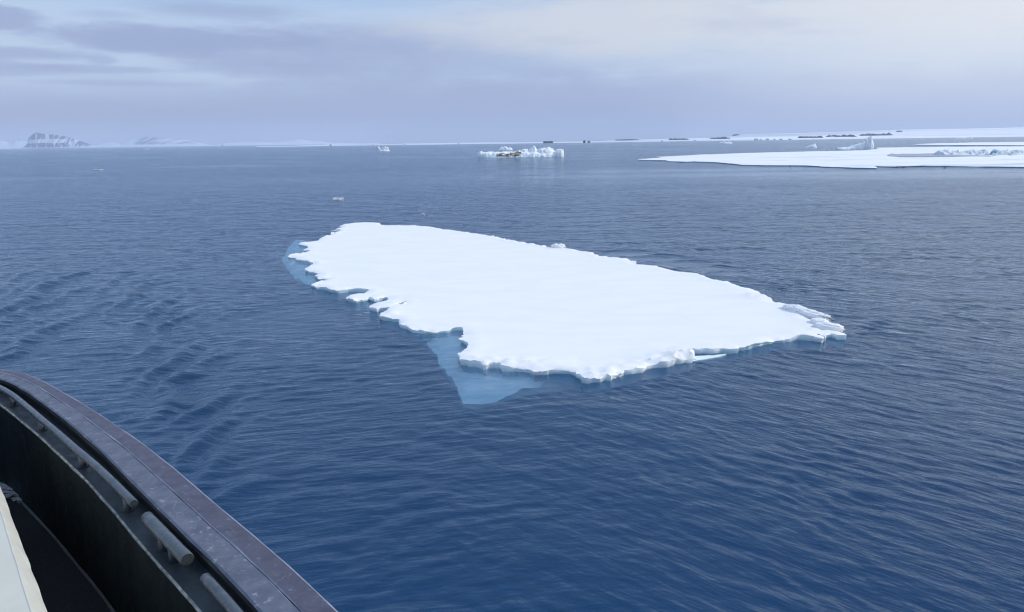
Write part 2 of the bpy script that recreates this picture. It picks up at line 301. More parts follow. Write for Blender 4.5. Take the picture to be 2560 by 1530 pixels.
def build_water():
    th = np.concatenate([np.radians(np.arange(-180, -58, 4.0)), np.radians(np.linspace(-58, 58, 1050)), np.radians(np.arange(62, 180, 4.0))])
    n_t = len(th)
    r = [5.5]
    while r[-1] < 420: r.append(r[-1] * 1.0046 )
    while r[-1] < 26000: r.append(r[-1] * 1.035)
    r = np.array(r); n_r = len(r)
    R, T = np.meshgrid(r, th, indexing='ij'); X = R * np.sin(T); Y = R * np.cos(T)
    cell = np.maximum(R * np.radians(0.1105), R * 0.0046)
    fade = (np.abs(T) < np.radians(57.5)) * (1 - sstep(300, 420, R))
    calm_ = np.zeros_like(X)
    def gauss(px, py, sx, sy, k, rot=0):
        c_ = P(px, py); dx = X - c_[0]; dy = Y - c_[1]; ca, sa = math.cos(rot), math.sin(rot)
        return k * np.exp(-((dx * ca + dy * sa) / sx) ** 2 - ((-dx * sa + dy * ca) / sy) ** 2)
    for a in ((760, 800, 7, 9, 0.75), (640, 900, 5, 7, 0.6), (930, 900, 5, 5, 0.55), (700, 640, 9, 9, 0.45), (1180, 1000, 4, 4, 0.5), (850, 1300, 5, 5, 0.55), (1000, 1450, 4, 4, 0.35),
              (2150, 432, 130, 22, 0.85), (1800, 425, 70, 22, 0.8), (2560, 436, 120, 26, 0.8), (1570, 634, 2.6, 2.2, 0.95), (1640, 646, 2.8, 2.4, 0.97), (1710, 659, 2.8, 2.4, 0.97), (1775, 672, 2.6, 2.2, 0.97), (1830, 684, 2.0, 1.8, 0.9)):
        calm_ = np.maximum(calm_, gauss(*a))
    slick = sstep(0.25, 0.75, fbm(X / 90 + 3, Y / 45, 3, 5)) * 0.45 * sstep(60, 160, R); calm_ = np.clip(np.maximum(np.maximum(calm_, slick), 0.62 * (1 - sstep(25, 110, R))), 0, 1)
    wx = X + 0.9 * fbm(X / 6, Y / 6, 3, 31); wy = Y + 0.9 * fbm(X / 6, Y / 6, 3, 57)
    right = sstep(-4, 16, X + 0.12 * (60 - Y)); rng = np.random.default_rng(4)
    Z = np.zeros_like(X)
    def waves(n, crest, spread, l0, l1, rms, wgt):
        nonlocal Z
        for i in range(n):
            lam = math.exp(rng.uniform(math.log(l0), math.log(l1))); a = math.radians(crest) + math.pi / 2 + rng.normal(0, spread)
            s = rms * math.sqrt(2.0 / n); amp = s * lam / (2 * math.pi); ph = rng.uniform(0, 6.28)
            w = sstep(1.6, 3.2, lam / cell) * wgt
            Z = Z + amp * w * np.cos(2 * math.pi / lam * (wx * math.cos(a) + wy * math.sin(a)) + ph)
    grp = 0.45 + 0.9 * sstep(-0.5, 0.6, fbm(X / 7, Y / 7, 3, 91))
    k = fade * (1 - 0.85 * sstep(0.35, 1.0, calm_) )
    waves(30, -46, 0.18, 0.34, 1.15, 0.115, right * grp * k)
    waves(24, -20, 0.30, 0.55, 2.6, 0.05, (0.45 + 0.55 * right) * grp * k)
    waves(28, 12, 0.20, 0.34, 1.2, 0.09, (1 - 0.75 * right) * grp * k)
    waves(20, 60, 0.6, 0.5, 2.0, 0.045, k)
    waves(8, -30, 0.3, 4.0, 9.0, 0.014, fade)
    # ship's wake: short crests in a train and long bands further left
    def packet(px, py, tx, ty, lam, amp, Lc, Wc, curve=0.0):
        nonlocal Z
        c_ = P(px, py); q = P(px + tx * 0.3, py + ty * 0.3); t_ = (q - c_)[:2]; t_ /= np.linalg.norm(t_)
        dx = wx - c_[0]; dy = wy - c_[1]; a = dx * t_[0] + dy * t_[1]; b_ = -dx * t_[1] + dy * t_[0] + curve * a * a
        Z = Z + amp * fade * np.exp(-(a / Lc) ** 2 - (b_ / Wc) ** 2) * np.cos(2 * math.pi * b_ / lam)
    for px, py, Lc, am in ((250, 715, 6.0, 0.06), (317, 744, 6.0, 0.085), (372, 780, 5.5, 0.085), (410, 830, 5.0, 0.085), (447, 880, 4.6, 0.085), (466, 950, 3.2, 0.10), (500, 1010, 2.2, 0.09), (540, 1095, 1.6, 0.09), (575, 1160, 1.2, 0.07), (615, 1235, 1.1, 0.07)):
        packet(px, py, 70, -60, 1.5, am * 1.45, Lc, 0.8, 0.01)
    for px, py, Lc, am in ((56, 745, 11, 0.08), (42, 790, 9, 0.08), (113, 825, 8, 0.07), (150, 700, 12, 0.06), (60, 690, 12, 0.06), (60, 860, 6, 0.06)):
        packet(px, py, 100, -48, 1.9, am * 1.35, Lc, 1.0, 0.004)
    Z = Z.astype(np.float32)
    V = np.stack([X, Y, Z], -1).reshape(-1, 3)
    Fc = gridfaces(n_r, n_t, closed=True)[:, ::-1]
    base = len(V); B = 70.0
    ring0 = np.arange(n_t); ringN = (n_r - 1) * n_t + np.arange(n_t)
    low = np.stack([X[-1], Y[-1], np.full(n_t, -B)], -1)
    V = np.vstack([V, low, [[0, 0, 0], [0, 0, -B]]]); lowi = base + np.arange(n_t); ct, cb = base + n_t, base + n_t + 1
    nx = (np.arange(n_t) + 1) % n_t
    skirt = np.stack([ringN, ringN[nx], lowi[nx], lowi], -1)
    Q = np.vstack([Fc, skirt]); tri = np.vstack([np.stack([np.full(n_t, ct), ring0[nx], ring0], -1), np.stack([np.full(n_t, cb), lowi, lowi[nx]], -1)])
    me = bpy.data.meshes.new('water'); me.vertices.add(len(V)); me.vertices.foreach_set('co', V.astype(np.float32).ravel())
    nl = Q.size + tri.size; me.loops.add(nl); me.loops.foreach_set('vertex_index', np.concatenate([Q.ravel(), tri.ravel()]).astype(np.int32))
    me.polygons.add(len(Q) + len(tri)); me.polygons.foreach_set('loop_start', np.concatenate([np.arange(len(Q)) * 4, Q.size + np.arange(len(tri)) * 3]).astype(np.int32))
    me.update(calc_edges=True)
    me.polygons.foreach_set('use_smooth', np.full(len(me.polygons), True))
    at = me.attributes.new('right', 'FLOAT', 'POINT'); at.data.foreach_set('value', np.concatenate([right.ravel(), np.zeros(n_t + 2)]).astype(np.float32))
    at = me.attributes.new('calm', 'FLOAT', 'POINT'); at.data.foreach_set('value', np.concatenate([calm_.ravel(), np.zeros(n_t + 2)]).astype(np.float32))
    me.materials.append(WATER)
    o = bpy.data.objects.new('water', me); COL.objects.link(o); tag(o, kind='structure')
build_water()

# ------------------------------------------------------------------ flat ice
def densify(pts, step, amp, seed, amp_f=None):
    out = []
    n = len(pts); s0 = 0
    for i in range(n):
        a, b_ = np.array(pts[i]), np.array(pts[(i + 1) % n]); d = b_ - a; l = np.linalg.norm(d)
        if l < 1e-6: continue
        k = max(1, int(l / step)); nrm = np.array([-d[1], d[0]]) / l
        for j in range(k):
            t = j / k; s = s0 + l * t; w = min(1, 4 * t * (1 - t) + 0.35) * min(1, l / (6 * step) + 0.3)
            out.append(a + d * t + nrm * amp * w * float(fbm(s / (step * 7), 0.37 + seed, 4, seed, 0.62)))
        s0 += l
    return np.array(out)
def seg_dist(Q, O):
    A, B_ = O, np.roll(O, -1, 0); D = B_ - A; LL = (D ** 2).sum(1) + 1e-12; res = np.empty(len(Q))
    for i in range(0, len(Q), 4000):
        q = Q[i:i + 4000, None, :]; t = np.clip(((q - A) * D).sum(2) / LL, 0, 1)
        res[i:i + 4000] = np.sqrt((((A + t[..., None] * D) - q) ** 2).sum(2).min(1))
    return res
def inside(Q, O):
    x, y = Q[:, 0], Q[:, 1]; c_ = np.zeros(len(Q), bool)
    for (x1, y1), (x2, y2) in zip(O, np.roll(O, -1, 0)):
        if y1 == y2: continue
        c_ ^= ((y1 > y) != (y2 > y)) & (x < (x2 - x1) * (y - y1) / (y2 - y1) + x1)
    return c_
def slab(name, O, ztop, rings, fine, coarse, band, mats, parent=None, seed=1):
    """flat ice: outline O (counter-clockwise), ztop(x, y, d) the top, rings = [(z, outset, jitter)] down the edge"""
    lo_, hi = O.min(0), O.max(0); pts = []
    for st, keep in ((coarse, lambda d: d > band), (fine, lambda d: (d > fine * 0.6) & (d <= band))):
        gx, gy = np.meshgrid(np.arange(lo_[0], hi[0], st), np.arange(lo_[1], hi[1], st)); q = np.stack([gx.ravel(), gy.ravel()], 1)
        q += RNG.uniform(-0.35, 0.35, q.shape) * st; q = q[inside(q, O)]; d = seg_dist(q, O); pts.append(q[keep(d)])
    I = np.vstack(pts); n = len(O)
    vs = [Vector((float(a), float(b_))) for a, b_ in np.vstack([O, I])]
    ed = [(i, (i + 1) % n) for i in range(n)]
    v2, _, f2, ov, _, _ = geometry.delaunay_2d_cdt(vs, ed, [], 1, 1e-5)
    A = np.array([(v[0], v[1]) for v in v2]); d = seg_dist(A, O)
    rim = {}
    for k, src in enumerate(ov):
        for s_ in src:
            if s_ < n: rim[s_] = k
    d[list(rim.values())] = 0
    z = ztop(A[:, 0], A[:, 1], d); V = [np.column_stack([A, z])]; faces = [list(f) for f in f2]; mi = [0] * len(faces)
    E1 = O - np.roll(O, 1, 0); E2 = np.roll(O, -1, 0) - O; T_ = E1 / (np.linalg.norm(E1, axis=1)[:, None] + 1e-9) + E2 / (np.linalg.norm(E2, axis=1)[:, None] + 1e-9)
    Nn = np.stack([T_[:, 1], -T_[:, 0]], 1); Nn /= np.linalg.norm(Nn, axis=1)[:, None] + 1e-9
    sarc = np.cumsum(np.linalg.norm(E1, axis=1)); prev = [rim.get(i, 0) for i in range(n)]; base = len(A); zt = z[prev]
    for q, (zz, outset, jit) in enumerate(rings):
        off = outset + jit * fbm(sarc / (6 * fine), np.full(n, q * 1.7), 3, seed + 40)
        zr = (zt * zz if zz > 0 else np.full(n, zz)) + (0.25 * jit * fbm(sarc / (4 * fine), np.full(n, q * 3.1 + 9), 2, seed) if q < len(rings) - 1 else 0)
        V.append(np.column_stack([O + Nn * off[:, None], zr])); cur = [base + q * n + i for i in range(n)]
        for i in range(n):
            j = (i + 1) % n; faces.append([prev[i], cur[i], cur[j], prev[j]]); mi.append(1 if q >= 1 else 0)
        prev = cur
    V = np.vstack(V)
    o = mesh(name, V, faces, mats, parent, True, mi); o.data.set_sharp_from_angle(angle=math.radians(38))
    return o, A
def ccw(O):
    a = np.sum(O[:, 0] * np.roll(O[:, 1], -1) - np.roll(O[:, 0], -1) * O[:, 1]); return O if a > 0 else O[::-1]

z5 = lambda l: [(700 + a / 4.01, 530 + b_ / 4.01) for a, b_ in l]
z6 = lambda l: [(1000 + a / 4.1217, 700 + b_ / 4.1217) for a, b_ in l]
z7 = lambda l: [(1500 + a / 3.547, 560 + b_ / 3.547) for a, b_ in l]
floe_px = (z5([(595,130),(640,115),(770,100),(930,97),(993,103),(1000,118),(1090,130),(1270,130),(1350,130),(1430,143),(1530,150),(1610,165),(1680,175),(1790,187),(1900,205),(2005,220)])
  + [(1253,595),(1330,610),(1382,619),(1400,618),(1474,629)]
  + z7([(0,280),(100,290),(230,305),(250,318),(320,328),(325,352),(400,357),(500,366),(530,380),(690,415),(850,437),(930,460),(1010,487),(1150,515),(1210,538),(1280,565),(1340,575),(1410,595),(1425,612),(1420,632),(1520,660),(1545,682),(1600,697),(1740,738),(1770,765),(1820,812),(1870,845),(1950,862),(1962,885),(1955,905),(1982,930),(2040,935),(2140,950),(2190,975),(2185,990),(2100,985),(2050,968),(2000,988),(1995,1003),(1935,982),(1985,1020),(1930,1010),(1770,990),(1690,1012),(1640,1025),(1560,1018),(1490,1035),(1400,1050),(1300,1070),(1235,1080),(1225,1100),(1050,1105),(900,1110),(815,1112),(790,1130),(830,1160),(815,1185),(730,1200),(650,1225),(590,1235),(460,1245),(340,1283),(210,1297),(190,1320),(100,1345),(0,1360)])
  + z6([(1910,1005),(1870,965),(1790,935),(1700,920),(1540,910),(1430,920),(1370,925),(1280,905),(1200,893),(1040,890),(1025,860),(930,860),(890,875),(800,855),(720,850),(620,825),(598,790),(595,760),(640,735),(700,700),(705,670),(670,640),(655,620),(605,598),(660,585),(655,560),(650,500),(630,487),(560,490),(470,510),(330,520),(240,515),(180,510),(90,490),(30,460)])
  + z5([(1200,1100),(1190,1075),(1120,1070),(1010,1045),(1005,1020),(1040,990),(1120,960),(1238,915),(1250,900),(1245,914),(1100,960),(970,972),(890,940),(930,915),(1070,885),(1095,860),(1060,842),(1000,855),(950,870),(890,850),(830,870),(740,880),(668,862),(700,835),(760,815),(840,810),(890,780),(780,770),(700,770),(560,785),(500,780),(430,755),(370,750),(315,720),(390,695),(450,672),(465,660),(380,655),(345,630),(400,605),(340,590),(270,575),(258,555),(330,510),(325,500),(250,478),(150,460),(160,447),(78,435),(110,420),(230,405),(310,385),(235,372),(280,345),(260,325),(180,312),(200,303),(370,285),(400,255),(430,240),(560,205),(510,212),(560,195),(625,165),(510,175),(620,150)]))
ZT = 0.20
O = np.array([P(x, y, ZT)[:2] for x, y in floe_px]); O = ccw(densify(O, 0.11, 0.12, 3))
fc = O.mean(0); floe = empty('ice_floe', (fc[0], fc[1], 0))
tag(floe, 'large flat snow-covered ice floe with ragged left edge, alone in the open water', 'ice floe')
CRUST = [(*P(a, b_, ZT)[:2], sx, sy, am) for a, b_, sx, sy, am in ((*z7([(720, 1175)])[0], 1.3, 0.8, 0.26), (*z7([(1390, 640)])[0], 1.3, 0.7, 0.2), (*z6([(1220, 850)])[0], 2.2, 0.55, 0.12), (*z6([(800, 815)])[0], 1.4, 0.5, 0.10), (*z5([(1120, 1015)])[0], 1.0, 0.6, 0.12), (*z5([(560, 755)])[0], 1.6, 0.6, 0.10), (*z5([(1080, 930)])[0], 1.0, 0.5, 0.1), (*z5([(430, 625)])[0], 1.0, 0.6, 0.1), (*z7([(300, 1275)])[0], 1.6, 0.5, 0.08), (*z7([(1850, 985)])[0], 1.2, 0.5, 0.08))]
def ftop(x, y, d):
    rough = fbm(x / 0.5, y / 0.5, 4, 8, 0.65) * 0.11 * np.exp(-d / 0.9) * sstep(-0.15, 0.45, fbm(x / 4, y / 4, 2, 77))
    und = 0.009 * fbm(x / 9, y / 5, 3, 21) + 0.012 * fbm(x / 1.6, y / 1.1, 3, 5)
    edge = -0.02 * np.exp(-d / 0.10) + 0.03 * np.exp(-((d - 0.5) / 0.4) ** 2)
    for cx, cy, sx, sy, am in CRUST:
        w_ = np.exp(-((x - cx) / sx) ** 2 - ((y - cy) / sy) ** 2); rough = rough + 0.8 * am * w_ * (0.55 + 0.9 * np.abs(fbm(x / 0.45, y / 0.45, 4, 61, 0.65)))
    rough = rough + 0.07 * np.exp(-d / 0.45) * fbm(x / 1.5, y / 1.5, 3, 88)
    thin = -0.06 * sstep(-8, -17, x) * np.exp(-d / 3)
    return ZT + und + edge + rough + thin
o, _ = slab('snow_slab', O, ftop, [(0.82, 0.012, 0.04), (0.35, -0.015, 0.07), (-0.08, -0.05, 0.05), (-0.4, -0.1, 0.0)], 0.17, 1.1, 1.1, [SNOW, ICE])
under(o, floe)
# the drowned foot of the floe
foot_px = [(735,600),(718,622),(705,650),(720,672),(735,692),(757,706),(782,716),(825,729),(850,744),(872,761),(897,770),(924,779),(952,794),(999,819),(1044,846),(1060,850),(1092,884),(1116,923),(1136,964),(1151,994),(1157,1006),(1176,1009),(1203,1006),(1236,999),(1266,990),(1306,978),(1367,969),(1414,960),(1458,954),(1475,943),(1560,915),(1640,885),(1640,820),(1400,740),(1100,690),(900,620)]
FO = np.array([P(x, y, -0.58)[:2] for x, y in foot_px]); FO = ccw(densify(FO, 0.3, 0.13, 9))
def foot_top(x, y, d):
    df = seg_dist(np.column_stack([x, y]), O); ins = inside(np.column_stack([x, y]), O)
    return np.where(ins, -0.22, -0.23 - 0.045 * np.minimum(df, 3) - 0.30 * np.exp(-d / 0.4)) + 0.12 * fbm(x / 1.3, y / 1.3, 4, 15)
o, _ = slab('submerged_foot', FO, foot_top, [(-0.80, -0.03, 0.05), (-0.95, -0.5, 0.0)], 0.22, 0.7, 1.6, [SUBICE, SUBICE], seed=5)
under(o, floe)
def plate(name, px, z, step, amp, mats, root, thick=0.12, seed=3, bumpy=0.01):
    Q = ccw(densify(np.array([P(x, y, z)[:2] for x, y in px]), step, amp, seed))
    o, _ = slab(name, Q, lambda x, y, d: z + bumpy * fbm(x / (4 * step), y / (4 * step), 3, seed), [(z - thick * 0.4, 0, amp * 0.3), (z - thick, -amp, 0.0)] if z - thick < 0 else [(0.5, 0, 0), (-0.1, 0, 0)], step * 1.5, step * 5, step * 3, mats, seed=seed)
    if root: under(o, root)
    return o
plate('ice_foot', z7([(725,1218),(800,1172),(840,1168),(1000,1165),(1120,1150),(1060,1170),(1000,1185),(880,1205),(790,1220)]), 0.045, 0.15, 0.04, [ICE, ICE], floe, seed=8)

def lump(name, c_, size, mat, seed, root=None, tilt=(0, 0, 0), box=0.6, rough=0.16, nf=1.4, res=24, flat=None):
    """a block or boulder of ice: a superellipsoid worn by noise"""
    u_ = np.linspace(-np.pi / 2, np.pi / 2, res); v_ = np.linspace(0, 2 * np.pi, 2 * res, endpoint=False)
    U, Vv = np.meshgrid(u_, v_, indexing='ij'); pw = lambda a: np.sign(a) * np.abs(a) ** box
    X = pw(np.cos(U)) * pw(np.cos(Vv)); Y = pw(np.cos(U)) * pw(np.sin(Vv)); Z = pw(np.sin(U))
    k = 1 + rough * (fbm(X * nf + seed * 3.1 + Z, Y * nf + Z * 1.7 * nf, 4, seed, 0.6)); X, Y, Z = X * k * size[0] / 2, Y * k * size[1] / 2, Z * k * size[2] / 2
    R_ = np.array(Matrix.Rotation(tilt[2], 3, 'Z') @ Matrix.Rotation(tilt[1], 3, 'Y') @ Matrix.Rotation(tilt[0], 3, 'X'))
    V = np.stack([X, Y, Z], -1).reshape(-1, 3) @ R_.T + np.array(c_)
    o = mesh(name, V, gridfaces(res, 2 * res, True)[:, ::-1], mat, None, True); o.data.set_sharp_from_angle(angle=math.radians(32))
    if root: under(o, root)
    return o
def at(px, py, z, size, lab, seed, tilt=(0, 0, 0), name='ice_block', cat='ice block', mat=None, **k):
    c_ = P(px, py, z); o = lump(name, (0, 0, 0), size, mat or SNOW, seed, tilt=tilt, **k); o.location = tuple(c_)
    return tag(o, lab, cat, 'ice blocks along the edge of the big floe')
q = lambda x, y: (1500 + x / 3.547, 560 + y / 3.547)
at(*q(1822, 785), 0.25, (3.0, 0.75, 0.40), 'long tilted ice block lying along the far edge near the floe tip', 1, (0.06, 0.03, math.radians(-68)), rough=0.2, nf=2.2, box=0.75)
at(*q(1945, 872), 0.25, (0.8, 0.6, 0.35), 'small rounded ice knob on the floe edge between the long tilted block and the tip', 2, (0, 0, -0.6))
at(*q(2022, 918), 0.22, (1.3, 0.6, 0.42), 'oval ice block resting at the very tip of the floe', 3, (0.1, 0, math.radians(-40)))
at(1395, 617, 0.3, (1.2, 0.7, 0.5), 'small white ice lump standing on the far edge of the floe', 6, rough=0.3, box=1.0, nf=2.2)

# ------------------------------------------------------------------ floating ice and far shores, built from their outlines as solid lumps
def D_of(px, wl): return P(px, wl, 0)[1]
def prof(pts, xs):
    p = np.array(pts, float); return np.interp(xs, p[:, 0], p[:, 1])
def heap(name, top, wl, depth, mat, nu=70, nv=22, q=3.0, rough=0.12, seed=1, root=None, D=None, lean=0.0, mi=None, fine=5.0, deep=1.2, taper=0.5, soft=False):
    """solid ridge: photo-pixel skyline 'top' [(x,y)...] standing in the water at row wl; depth in metres"""
    x0, x1 = top[0][0], top[-1][0]; D = D or D_of((x0 + x1) / 2, wl); xs = np.linspace(x0, x1, nu); ys = prof(top, xs)
    TP = np.array([PD(x, y, D) for x, y in zip(xs, ys)]); hmax = TP[:, 2].max(); Wd = TP[-1, 0] - TP[0, 0]
    s = np.linspace(0, 1, nu); half = depth / 2 * (np.maximum(1e-3, 1 - np.abs(2 * s - 1) ** 3)) ** taper
    v_ = np.linspace(-1, 1, nv); Sx, Vv = np.meshgrid(s, v_, indexing='ij'); hx = TP[:, 2][:, None] + 0 * Vv; X = TP[:, 0][:, None] + 0 * Vv
    Y = D + depth * 0.5 + Vv * half[:, None]
    Vs = np.where(Vv < 0, -(-Vv) ** 0.55, Vv) if soft else Vv; shape = np.maximum(0, 1 - np.abs(Vs + lean) ** q)
    sc = fine / max(Wd, 1e-3)
    nz = fbm(X * sc, Y * sc, 5, seed, 0.6)
    Z = -deep + (hx + deep) * shape ** (1.0 / q) * (1 + rough * nz * (np.abs(Vv) > 0.05)) 
    Y = Y + rough * half[:, None] * 0.6 * fbm(X * sc * 1.3 + 4, Z * sc * 1.3 + Vv, 4, seed + 3)
    V = np.stack([X, Y, Z], -1).reshape(-1, 3); Fc = gridfaces(nu, nv)
    mm = None
    if mi: mm = mi(np.repeat(0.5 * (xs[1:] + xs[:-1]), nv - 1), np.tile(0.5 * (v_[1:] + v_[:-1]), nu - 1))
    o = mesh(name, V, Fc, mat, None, True, mm)
    if root: under(o, root)
    return o, D
def thing(name, px, wl, label, cat, group=None):
    p = P(px, wl, 0); e = empty(name, p); return tag(e, label, cat, group)

# grounded floe with hummocks and a dirty patch
Z4 = lambda l: [(1180 + a / 9.932, 360 + b_ / 9.932) for a, b_ in l]
t = thing('iceberg', 1300, 393, 'white hummocky iceberg with a brown dirt patch on its low left half', 'iceberg')
def dirt(x, v_):
    zx = (x - 1180) * 9.932; n_ = 40 * fbm(zx / 60, v_ * 3, 3, 4)
    return np.where((np.abs(zx + n_ - 930) < 300) & (v_ > -0.93) & (v_ < -0.62 + 0.2 * (zx > 950)), 1, 0)
heap('ice_body', Z4([(105,250),(125,228),(200,203),(400,207),(640,206),(1050,202),(1120,190),(1250,185),(1400,185),(1600,180),(1800,170),(2060,190),(2200,200),(2290,230),(2300,290)]), 393.4, 19, [BERG, DIRTY], 150, 40, 2.4, 0.12, 3, t, mi=dirt, fine=16)
heap('hummock', Z4([(1060,215),(1180,165),(1250,145),(1330,124),(1380,140),(1410,160),(1480,190)]), 393.4, 9, BERG, 40, 16, 2.0, 0.12, 5, t, D_of(1300, 393.4) + 4)
heap('hummock', Z4([(1400,200),(1420,140),(1470,95),(1520,68),(1560,60),(1590,85),(1610,120),(1640,200)]), 393.4, 6, BERG, 40, 16, 2.0, 0.12, 6, t, D_of(1300, 393.4) + 5)
heap('hummock', Z4([(1560,200),(1640,140),(1700,112),(1800,100),(1900,96),(1980,108),(2030,130),(2070,200)]), 393.4, 11, BERG, 50, 16, 2.2, 0.10, 7, t, D_of(1300, 393.4) + 2)
heap('hummock', Z4([(2060,220),(2090,160),(2150,135),(2220,130),(2270,145),(2288,180),(2292,260)]), 393.4, 8, BERG, 40, 16, 2.2, 0.12, 8, t, D_of(1300, 393.4) + 1.5)
# small bergs
G = 'small icebergs in the open water'
def small(px, wl, top, depth, label, seed, q=2.0, rough=0.2, name='iceberg', cat='iceberg', mat=None, extra=(), g=G, nu=50):
    t = thing(name, px, wl, label, cat, g)
    heap('ice_body', top, wl, depth, mat or BERG, nu, 18, q, rough, seed, t)
    for e_ in extra: heap('ice_pinnacle', e_, wl, depth * 0.5, mat or BERG, 24, 12, 2.2, rough, seed + 9, t, D_of(px, wl) + depth * 0.2)
    return t
small(1262, 375.5, Z4([(645,155),(670,125),(720,88),(790,70),(850,78),(920,95),(970,85),(1000,100),(1008,150)]), 9, 'small rounded iceberg just behind the dirty hummocky iceberg', 11)
zz2 = lambda l: [(800 + a / 3.547, 300 + b_ / 3.547) for a, b_ in l]
small(957, 377.5, zz2([(503,275),(530,270),(545,262),(560,262),(575,258),(600,262),(616,272)]), 7, 'small iceberg with a notched top floating alone left of the dirty iceberg', 12,
      extra=(zz2([(508,280),(512,240),(518,233),(528,248),(538,262),(542,280)]), zz2([(538,280),(545,252),(556,240),(580,238),(605,240),(615,250),(612,268),(608,280)])))
zz3 = lambda l: [(1400 + a / 4.138, 290 + b_ / 4.138) for a, b_ in l]
zz4 = lambda l: [(2000 + a / 4.434, 290 + b_ / 4.434) for a, b_ in l]
small(1815, 359, zz3([(1648,287),(1655,272),(1670,268),(1690,273),(1702,258),(1710,256),(1716,272),(1735,268),(1755,266),(1778,270),(1792,284)]), 9, 'low jagged iceberg with a thin pinnacle in front of the snowy coast', 13, nu=70)
small(2030, 369, zz4([(62,350),(90,338),(130,322),(170,312),(185,314),(192,335),(203,350)]), 6, 'small wedge-shaped iceberg left of the tall spired iceberg', 14)
small(2413, 346.8, zz4([(1738,251),(1770,243),(1830,238),(1880,230),(1925,226),(1932,232)]), 14, 'thin tilted slab of ice floating between the far sheet and the coast', 15, q=4, rough=0.08)
# spired berg
Z5 = lambda l: [(2080 + a / 15.52, 330 + b_ / 15.52) for a, b_ in l]
t = thing('iceberg', 2165, 374, 'tall iceberg with a leaning spire beside the wide ice sheet', 'iceberg')
heap('ice_body', Z5([(315,650),(330,625),(480,603),(650,596),(800,590),(850,572),(960,522),(1080,498),(1180,470),(1280,440),(1370,425),(1480,405),(1560,400),(1620,410),(1680,485),(1740,600),(1760,680)]), 374, 12, BERG, 90, 22, 2.4, 0.14, 21, t, fine=9)
heap('spire', Z5([(1345,500),(1375,420),(1420,330),(1485,255),(1555,205),(1582,172),(1606,230),(1632,340),(1665,430),(1700,520)]), 374, 6.5, BERG, 40, 18, 2.0, 0.2, 22, t, D_of(2165, 374) + 3.5)
heap('spire', Z5([(1320,480),(1335,360),(1338,256),(1365,252),(1385,290),(1410,330),(1470,420),(1500,480)]), 374, 3.0, BERG, 40, 14, 2.4, 0.16, 23, t, D_of(2165, 374) + 4.0)
# brash bits
GB = 'small bits of brash ice on the open water'
def brash(px, wl, wpx, hpx, label, seed, name='ice_fragment'):
    p = P(px, wl, 0); d = p[1]; m_ = d / F
    o = lump(name, (0, 0, 0), (wpx * m_, max(0.5 * wpx * m_, 0.2), hpx * m_ * 2.0), SNOW, seed, rough=0.45, box=0.7, nf=2.0); o.location = tuple(p)
    return tag(o, label, 'ice fragment', GB)
brash(844, 500, 24, 5, 'larger white ice fragment adrift above the left end of the big floe', 31)
brash(1057, 537, 9, 3, 'tiny white ice fragment just behind the far edge of the big floe', 32)
brash(367, 373.6, 11, 1.6, 'thin flat ice fragment far away below the snowy mountains', 33)
brash(243, 425, 26, 1.2, 'barely awash sliver of ice in the open water at far left', 34)
brash(557, 364.7, 7, 4, 'tiny pale ice fragment at the foot of the far left shore', 35)
brash(2070, 375.6, 3, 3, 'tiny upright ice fragment left of the spired iceberg', 36)

# the wide ice sheet at right
Z8 = lambda l: [(1560 + a / 5.643, 370 + b_ / 5.643) for a, b_ in l]
Z6b = lambda l: [(2200 + a / 6.897, 340 + b_ / 6.897) for a, b_ in l]
near = Z8([(188,160),(300,164),(430,169),(590,170),(640,180),(760,187),(850,190),(980,186),(1080,189),(1250,196),(1480,212),(1660,232),(2000,239)]) + [(2000,412.6)] + zz4([(450,562),(620,570),(850,570),(845,548),(1050,557),(1200,553),(1350,547),(1500,550),(1620,548),(1900,552),(2483,560)]) + [(2800, 421), (3300, 424)]
far = [(3300, 352), (2900, 360)] + zz4([(2483,336),(1900,339),(1300,344),(850,350),(870,365),(700,378),(450,386),(0,394)]) + Z8([(1830,66),(1470,77),(1000,96),(600,117),(440,122),(520,134),(330,148),(220,152)])
SH = ccw(densify(np.array([P(x, y, 0.35)[:2] for x, y in near + far]), 1.6, 0.8, 14))
sc_ = P(2300, 395, 0); sheet = empty('ice_sheet', sc_)
tag(sheet, 'wide flat snow-covered ice sheet with a rubble ridge, reaching out of the picture at right', 'ice sheet')
o, _ = slab('snow_slab', SH, lambda x, y, d: 0.36 + 0.09 * fbm(x / 14, y / 10, 4, 3) + 0.05 * fbm(x / 3, y / 3, 3, 4) - 0.08 * np.exp(-d / 0.6), [(0.8, 0.15, 0.25), (0.3, -0.3, 0.3), (-0.1, -0.5, 0.2), (-1.2, -1.0, 0.0)], 2.2, 7.0, 7.0, [SHEET_SNOW, ICE], seed=6); under(o, sheet)
Q = ccw(densify(np.array([P(x, y, 0.56)[:2] for x, y in Z6b([(130,338),(150,315),(200,300),(300,312),(380,303),(520,305),(700,303),(900,297),(1010,305),(1130,318),(1380,325),(1650,330),(1960,340),(1900,345),(1500,346),(1100,352),(700,356),(350,356)])]), 1.2, 0.5, 4))
o, _ = slab('meltwater_pool', Q, lambda x, y, d: 0.56 + 0 * x, [(0.9, 0, 0), (0.2, 0, 0)], 3, 8, 3, [SLUSH, SLUSH]); under(o, sheet)
def rubble(name, top, wl, depth, seed, mat, fine):
    return heap(name, top, wl, depth, mat, 160, 26, 1.6, 0.22, seed, sheet, fine=fine)
wlr = Z6b([(0, 338)])[0][1]
rubble('rubble_ridge', Z6b([(990,315),(1040,290),(1080,262),(1120,245),(1180,252),(1260,245),(1330,262),(1420,255),(1500,265),(1580,260),(1660,262),(1740,248),(1820,250),(1900,238),(1960,255),(2010,280),(2040,330)]), wlr, 9, 41, RUBBLE, 9)
